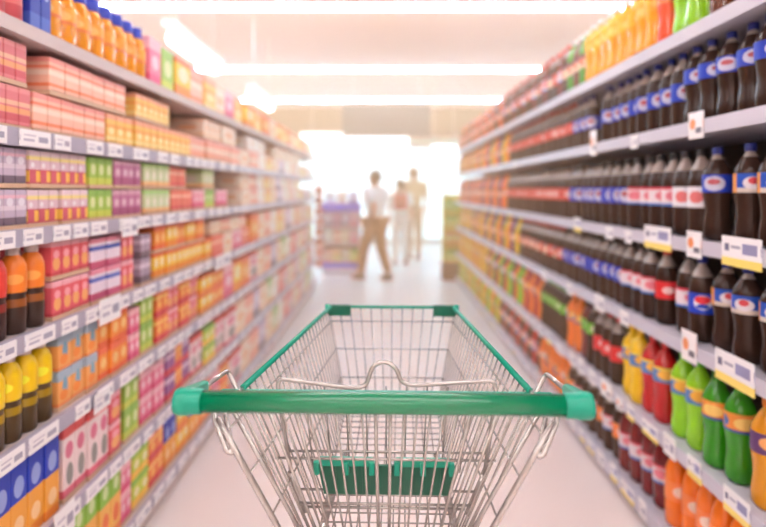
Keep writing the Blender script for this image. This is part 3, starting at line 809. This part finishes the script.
# under-frame with castors
for s in (-1, 1):
    w = fillet([cl(s * .20, .90, .20), cl(s * .22, .92, .17), cl(s * .20, 1.25, .20), cl(s * .16, 1.62, .20), cl(s * .12, 1.66, .19)], .03)
    MB().tube(w, .011, 12).build('chassis_rail', M_chrome2, cart)
    w = fillet([cl(s * .19, 1.10, .195), cl(s * .15, 1.28, .56), cl(s * .115, 1.44, .655)], .04)
    MB().tube(w, .009, 10).build('support_tube', M_chrome2, cart)
MB().tube([cl(-.165, 1.60, .20), cl(.165, 1.60, .20)], .009, 10).build('chassis_bar', M_chrome2, cart)
MB().tube([cl(-.122, 1.38, .648), cl(.122, 1.38, .648)], .007, 10).build('support_bar', M_chrome2, cart)
for x, Y in ((-.215, .94), (.215, .94), (-.15, 1.60), (.15, 1.60)):
    fk = MB()
    fk.lathe([(.016, .145), (.016, .178)], 12, cx=x, cy=Y - CY)
    for s in (-1, 1):
        fk.hexa([cl(x + s * .018 - .002, Y - .03, .06), cl(x + s * .018 + .002, Y - .03, .06), cl(x + s * .018 + .002, Y - .01, .06), cl(x + s * .018 - .002, Y - .01, .06),
                 cl(x + s * .018 - .002, Y - .02, .15), cl(x + s * .018 + .002, Y - .02, .15), cl(x + s * .018 + .002, Y + .02, .15), cl(x + s * .018 - .002, Y + .02, .15)])
    fk.box(x - .02, x + .02, Y - CY - .02, Y - CY + .02, .145, .150)
    f = fk.build('castor_fork', M_chrome2, cart)
    wh = MB(); n = 20; rr = .0625
    prof = [(-.014, .045), (-.014, rr - .006), (-.009, rr), (.009, rr), (.014, rr - .006), (.014, .045)]
    base = 0
    for (xx, r) in prof:
        for k in range(n):
            a = 2 * math.pi * k / n
            wh.v.append((x + xx, Y - CY - .02 + r * math.cos(a), rr + r * math.sin(a)))
    for j in range(len(prof) - 1):
        for k in range(n):
            wh.face([j * n + k, j * n + (k + 1) % n, (j + 1) * n + (k + 1) % n, (j + 1) * n + k], None, 0, True)
    wh.face(list(range(n))[::-1]); wh.face([(len(prof) - 1) * n + k for k in range(n)])
    wh.build('wheel', M_rubber, f)

# ------------------------------------------------------------------ people at the aisle end
def skin_mesh(name, verts, edges, radii, m, root=0, sub=2):
    me = bpy.data.meshes.new(name + '_cage')
    me.from_pydata([Vector(v) for v in verts], edges, [])
    o = bpy.data.objects.new(name, me); COL.objects.link(o)
    md = o.modifiers.new('skin', 'SKIN')
    for i, r in enumerate(radii):
        sv = me.skin_vertices[0].data[i]
        sv.radius = r if isinstance(r, tuple) else (r, r)
        sv.use_root = (i == root)
    sd = o.modifiers.new('sub', 'SUBSURF'); sd.levels = sub; sd.render_levels = sub
    dg = bpy.context.evaluated_depsgraph_get()
    out = bpy.data.meshes.new_from_object(o.evaluated_get(dg))
    bpy.data.objects.remove(o); bpy.data.meshes.remove(me)
    out.materials.clear(); out.materials.append(m)
    for p in out.polygons: p.use_smooth = True
    out.name = name
    return out

def person(loc, rz, H, label, shirt, legs, shoes, hair, skin, stride=0.28, arm_swing=0.2, short=False, bulk=0.0):
    """figure facing local -y; H standing height"""
    k = H / 1.70
    t = thing('person', loc, label, 'person', None, rz)
    S_ = lambda x, y, z: (x * k, y * k, z * k)
    hip, kn, an = .90, .48, .08
    # joints: left leg forward, right leg back
    J = dict(pel=(0, 0, .95), wst=(0, .0, 1.08), chs=(0, .01, 1.28), nk0=(0, .01, 1.42), nk=(0, -.005, 1.50), hd=(0, -.02, 1.585), hd2=(0, -.025, 1.655),
             hl=(.09, 0, .89), kl=(.09, -stride * .75, .49), al=(.09, -stride, .09), fl=(.09, -stride - .15, .035),
             hr=(-.09, 0, .89), kr=(-.09, stride * .30, .48), ar=(-.09, stride, .11), fr=(-.09, stride - .12, .035),
             sl=(.175, .01, 1.39), el=(.225, arm_swing * .5 + .02, 1.13), wl=(.22, arm_swing * .45 - .07, .90), pl=(.215, arm_swing * .4 - .09, .84),
             sr=(-.175, .01, 1.39), er=(-.225, -arm_swing * .5, 1.13), wr=(-.22, -arm_swing * .9 - .05, .91), pr=(-.215, -arm_swing - .07, .85))
    R = dict(pel=(.135, .10), wst=(.115, .085), chs=(.145, .10), nk0=(.09, .075), nk=.05, hd=(.082, .096), hd2=(.078, .094), hl=.085, kl=.056, al=.036, fl=(.036, .028), hr=.085, kr=.056, ar=.036, fr=(.036, .028),
             sl=.058, el=.040, wl=.026, pl=(.024, .032), sr=.058, er=.040, wr=.026, pr=(.024, .032))
    E = [('pel', 'wst'), ('wst', 'chs'), ('chs', 'nk0'), ('nk0', 'nk'), ('nk', 'hd'), ('hd', 'hd2'), ('pel', 'hl'), ('hl', 'kl'), ('kl', 'al'), ('al', 'fl'), ('pel', 'hr'), ('hr', 'kr'), ('kr', 'ar'), ('ar', 'fr'),
         ('nk0', 'sl'), ('sl', 'el'), ('el', 'wl'), ('wl', 'pl'), ('nk0', 'sr'), ('sr', 'er'), ('er', 'wr'), ('wr', 'pr')]
    # fingers, rooted in the palm
    for sfx, sg in (('l', 1), ('r', -1)):
        px, py, pz = J['p' + sfx]
        for q, (dy, ln) in enumerate(((-.026, .062), (-.009, .074), (.008, .070), (.024, .056))):
            J['f%s%da' % (sfx, q)] = (px - sg * .004, py + dy - .004, pz - .045); J['f%s%db' % (sfx, q)] = (px - sg * .016, py + dy - .012, pz - .045 - ln * .75)
            R['f%s%da' % (sfx, q)] = .0095; R['f%s%db' % (sfx, q)] = .007
            E += [('p' + sfx, 'f%s%da' % (sfx, q)), ('f%s%da' % (sfx, q), 'f%s%db' % (sfx, q))]
        J['t' + sfx] = (px - sg * .012, py - .050, pz - .028); R['t' + sfx] = .009
        E.append(('p' + sfx, 't' + sfx))
    names = list(J)
    def sub(keys, grow, m, name, root, over={}):
        ks = [n for n in names if n in keys]
        ix = {n: i for i, n in enumerate(ks)}
        vs = [S_(*over.get(n, J[n])) for n in ks]
        es = [(ix[a], ix[b]) for a, b in E if a in ix and b in ix]
        rs = [tuple(c * k + grow for c in (R[n] if isinstance(R[n], tuple) else (R[n], R[n]))) for n in ks]
        return skin_mesh(name, vs, es, rs, m, ix[root])
    ms = mat('skin_%d' % skin[0], skin, rough=0.55)
    body = link('body', sub(set(names), 0.0, ms, 'body', 'pel'), t)
    top_keys = {'pel', 'wst', 'chs', 'nk0', 'sl', 'sr', 'el', 'er'}
    lerp = lambda a, b, f: tuple(J[a][i] * (1 - f) + J[b][i] * f for i in range(3))
    link('shirt', sub(top_keys, .014 + bulk, mat('shirt_%d_%d' % (shirt[0], shirt[2]), shirt, rough=0.8), 'shirt', 'chs', {'el': lerp('sl', 'el', .8), 'er': lerp('sr', 'er', .8)}), t)
    leg_keys = {'pel', 'hl', 'kl', 'hr', 'kr'} if short else {'pel', 'hl', 'kl', 'al', 'hr', 'kr', 'ar'}
    link('shorts' if short else 'trousers', sub(leg_keys, .014 + bulk * .5, mat('trousers_%d_%d' % (legs[0], legs[2]), legs, rough=0.8), 'trousers', 'pel', {'pel': (0, 0, .93)}), t)
    # hair, face
    hm = MB(); rings = 8; seg = 16
    hx, hy, hz = S_(0, -.008, 1.605)
    prof = []
    for j in range(rings + 1):
        a = math.pi * (.5 * j / rings)
        prof.append((max(.002, 0.104 * k * math.cos(a)), hz + .115 * k * math.sin(a)))
    prof = [(.090 * k, hz - .075 * k), (.102 * k, hz - .03 * k)] + prof
    hm.lathe(prof, seg, cx=hx, cy=hy + .020 * k)
    link('hair', hm.mesh('hair', mat('hair_%d' % hair[0], hair, rough=0.6)), t)
    fm = MB()
    fm.hexa([S_(-.012, -.100, 1.575), S_(.012, -.100, 1.575), S_(.012, -.126, 1.578), S_(-.012, -.126, 1.578), S_(-.005, -.100, 1.615), S_(.005, -.100, 1.615), S_(.005, -.108, 1.615), S_(-.005, -.108, 1.615)])
    fm.build('nose', ms, body, .002)
    for s in (-1, 1):
        MB().lathe([(.0001, -.008), (.007, -.004), (.008, 0), (.007, .004), (.0001, .008)], 10).build('eye', mat('eye_dark', (50, 36, 30), rough=0.3), body).location = S_(s * .03, -.098, 1.612)
        MB().lathe([(.004, -.028), (.012, -.01), (.014, .012), (.006, .03)], 10).build('ear', ms, body).location = S_(s * .082, -.01, 1.595)
    MB().box(-.022 * k, .022 * k, -.104 * k, -.094 * k, 1.543 * k, 1.551 * k).build('mouth', mat('lips', (170, 90, 84)), body, .002)
    for key, a in (('fl', 'al'), ('fr', 'ar')):
        fx, fy, fz = J[key]; ax, ay, az = J[a]
        MB().hexa([S_(fx - .045, fy - .03, 0), S_(fx + .045, fy - .03, 0), S_(fx + .04, ay + .06, 0), S_(fx - .04, ay + .06, 0),
                   S_(fx - .035, fy - .01, .05), S_(fx + .035, fy - .01, .05), S_(fx + .038, ay + .055, .10), S_(fx - .038, ay + .055, .10)]).build('shoe', mat('shoe_%d' % shoes[0], shoes, rough=0.5), t, .008)
    return t

person((-.15, 8.40, 0), -math.pi / 2 - .6, 1.60, 'person in white shirt and brown trousers walking past the aisle end', (250, 240, 238), (176, 110, 62), (120, 70, 44), (70, 42, 28), (206, 150, 112), stride=.20, arm_swing=.26, bulk=.03)
person((.27, 10.1, 0), math.pi + .15, 1.50, 'person in pale top seen from behind, red bag on back', (250, 236, 226), (240, 220, 206), (110, 70, 50), (120, 70, 40), (222, 170, 140), stride=.08, arm_swing=.06, bulk=.02)
person((.55, 10.9, 0), math.pi - .2, 1.74, 'tall person in tan clothes standing behind the one with red bag', (226, 184, 132), (206, 160, 116), (120, 80, 60), (130, 78, 40), (222, 170, 140), stride=.05, arm_swing=.05, bulk=.02)
bag = thing('backpack', (.27, 9.88, .98), 'small red backpack worn by the person in the pale top', 'backpack')
MB().box(-.115, .115, -.06, .06, 0, .27).build('bag_body', mat('bag_red', (206, 84, 70), rough=0.7), bag, .03)
MB().box(-.08, .08, -.085, -.058, .03, .15).build('front_pocket', mat('bag_red2', (190, 70, 60), rough=0.7), bag, .01)
for s in (-1, 1):
    MB().tube(fillet([(s * .07, .05, .25), (s * .075, .12, .34), (s * .08, .13, .36)], .05), .010, 8).build('strap', mat('bag_red2', (190, 70, 60)), bag)

# ------------------------------------------------------------------ displays at the aisle end
M_vio = mat('violet_trim', (120, 96, 226), rough=0.45)
M_pale = mat('pale_display', (238, 218, 226), rough=0.55)
st = thing('promotion_stand', (-.68, 9.0, 0), 'pale promotion stand with violet bands left of the walking person', 'display stand')
MB().box(-.30, .30, -.22, .22, .12, .20).build('base_band', M_vio, st, .008)
MB().box(-.28, .28, -.20, .20, 0, .12).build('plinth', M_pale, st)
MB().box(-.28, .28, .17, .20, .20, 1.12).build('back_panel', M_pale, st)
for s in (-1, 1):
    MB().box(s * .28 - .012, s * .28 + .012, -.20, .20, .20, 1.0).build('side_panel', M_pale, st)
for z in (.48, .74):
    MB().box(-.268, .268, -.20, .17, z, z + .02).build('shelf', M_pale, st)
MB().box(-.30, .30, -.22, .22, .99, 1.11).build('top_band', M_vio, st, .008)
for i, (z, cols_) in enumerate(((.201, ('peach', 'straw', 'cream', 'lime')), (.501, ('white', 'peach', 'cream', 'pink')), (.761, ('lilac', 'mauve', 'lilac', 'pink')))):
    for j, d in enumerate(cols_):
        o = link('snack_box', carton_mesh(.12, .2, .16, D[d][1]), None, (-.68 - .198 + .132 * j, 8.91, z), math.pi / 2)
        tag(o, '%s box, %s from left on %s tier of violet-banded stand' % (D[d][0], nth(j + 1), ('lowest', 'middle', 'upper')[i]), 'box', 'boxes on the promotion stand')
for j, d in enumerate(('white', 'cream', 'lilac')):
    o = link('snack_box', carton_mesh(.15, .18, .16, D[d][1]), None, (-.86 + .18 * j, 9.0, 1.111), math.pi / 2)
    tag(o, '%s box, %s from left on top of violet-banded stand' % (D[d][0], nth(j + 1)), 'box', 'boxes on the promotion stand')

# red packs on a strip at the end of the left shelving
cs = thing('clip_strip', (-.905, 7.80, .25), 'narrow strip of coral red snack packs at end of left shelving', 'clip strip')
MB().box(-.012, .012, 0.0, .004, 0, 1.15).build('strip', M_white, cs)
me = MB().hexa([(-.055, -.01, 0), (.055, -.01, 0), (.055, .0, 0), (-.055, .0, 0), (-.055, -.012, .12), (.055, -.012, .12), (.055, 0, .12), (-.055, 0, .12)]).mesh('snack_pack', print_mat('pack_red', (230, 96, 84), blobs=[(.5, .5, .3, .2, (250, 190, 160))]), .004)
for k in range(8):
    link('snack_pack', me, cs, (0, -.002, .02 + .14 * k))

# yellow stand at the end of the right shelving
ys = thing('floor_stand', (1.0, 8.45, 0), 'narrow yellow floor stand with brown base at end of right shelving', 'display stand')
M_ye = mat('yellow_stand', (236, 206, 60), rough=0.5)
MB().box(-.16, .16, -.14, .14, 0, .26).build('base', mat('brown_base', (130, 70, 40), rough=0.6), ys, .006)
MB().box(-.14, .14, .10, .13, .26, 1.25).build('back_panel', M_ye, ys, .004)
for z in (.50, .74, .98):
    MB().box(-.14, .14, -.12, .10, z, z + .018).build('shelf', M_ye, ys)
for s in (-1, 1):
    MB().box(s * .14 - .008, s * .14 + .008, -.12, .10, .26, 1.1).build('side_panel', M_ye, ys)
for i, z in enumerate((.261, .519, .759, .999)):
    for j in range(2):
        o = link('snack_box', carton_mesh(.11, .18, .14, D[('lime', 'sun', 'lime', 'green')[i]][1]), None, (1.0 - .062 + .124 * j, 8.40, z), math.pi / 2)
        tag(o, '%s box, %s of yellow stand tier %s from floor' % (D[('lime', 'sun', 'lime', 'green')[i]][0], ('left', 'right')[j], nth(i + 1)), 'box', 'boxes on the yellow stand')

# ------------------------------------------------------------------ added warm haze volume, imitating a glow over the far aisle
if HAZE > 0:
    hz = bpy.data.materials.new('glow_haze'); hz.use_nodes = True
    nt = hz.node_tree; nt.nodes.clear()
    out = nt.nodes.new('ShaderNodeOutputMaterial')
    vs = nt.nodes.new('ShaderNodeVolumeScatter')
    vs.inputs['Color'].default_value = (1.0, 0.60, 0.33, 1)
    vs.inputs['Density'].default_value = HAZE
    vs.inputs['Anisotropy'].default_value = 0.35
    nt.links.new(vs.outputs[0], out.inputs['Volume'])
    o = MB().box(-6.95, 6.95, 2.2, 13.95, 0.02, CEIL - 0.08).build('haze', hz)
    tag(o, 'warm haze volume added to imitate glow in the far part of the hall', 'haze', None, 'stuff')
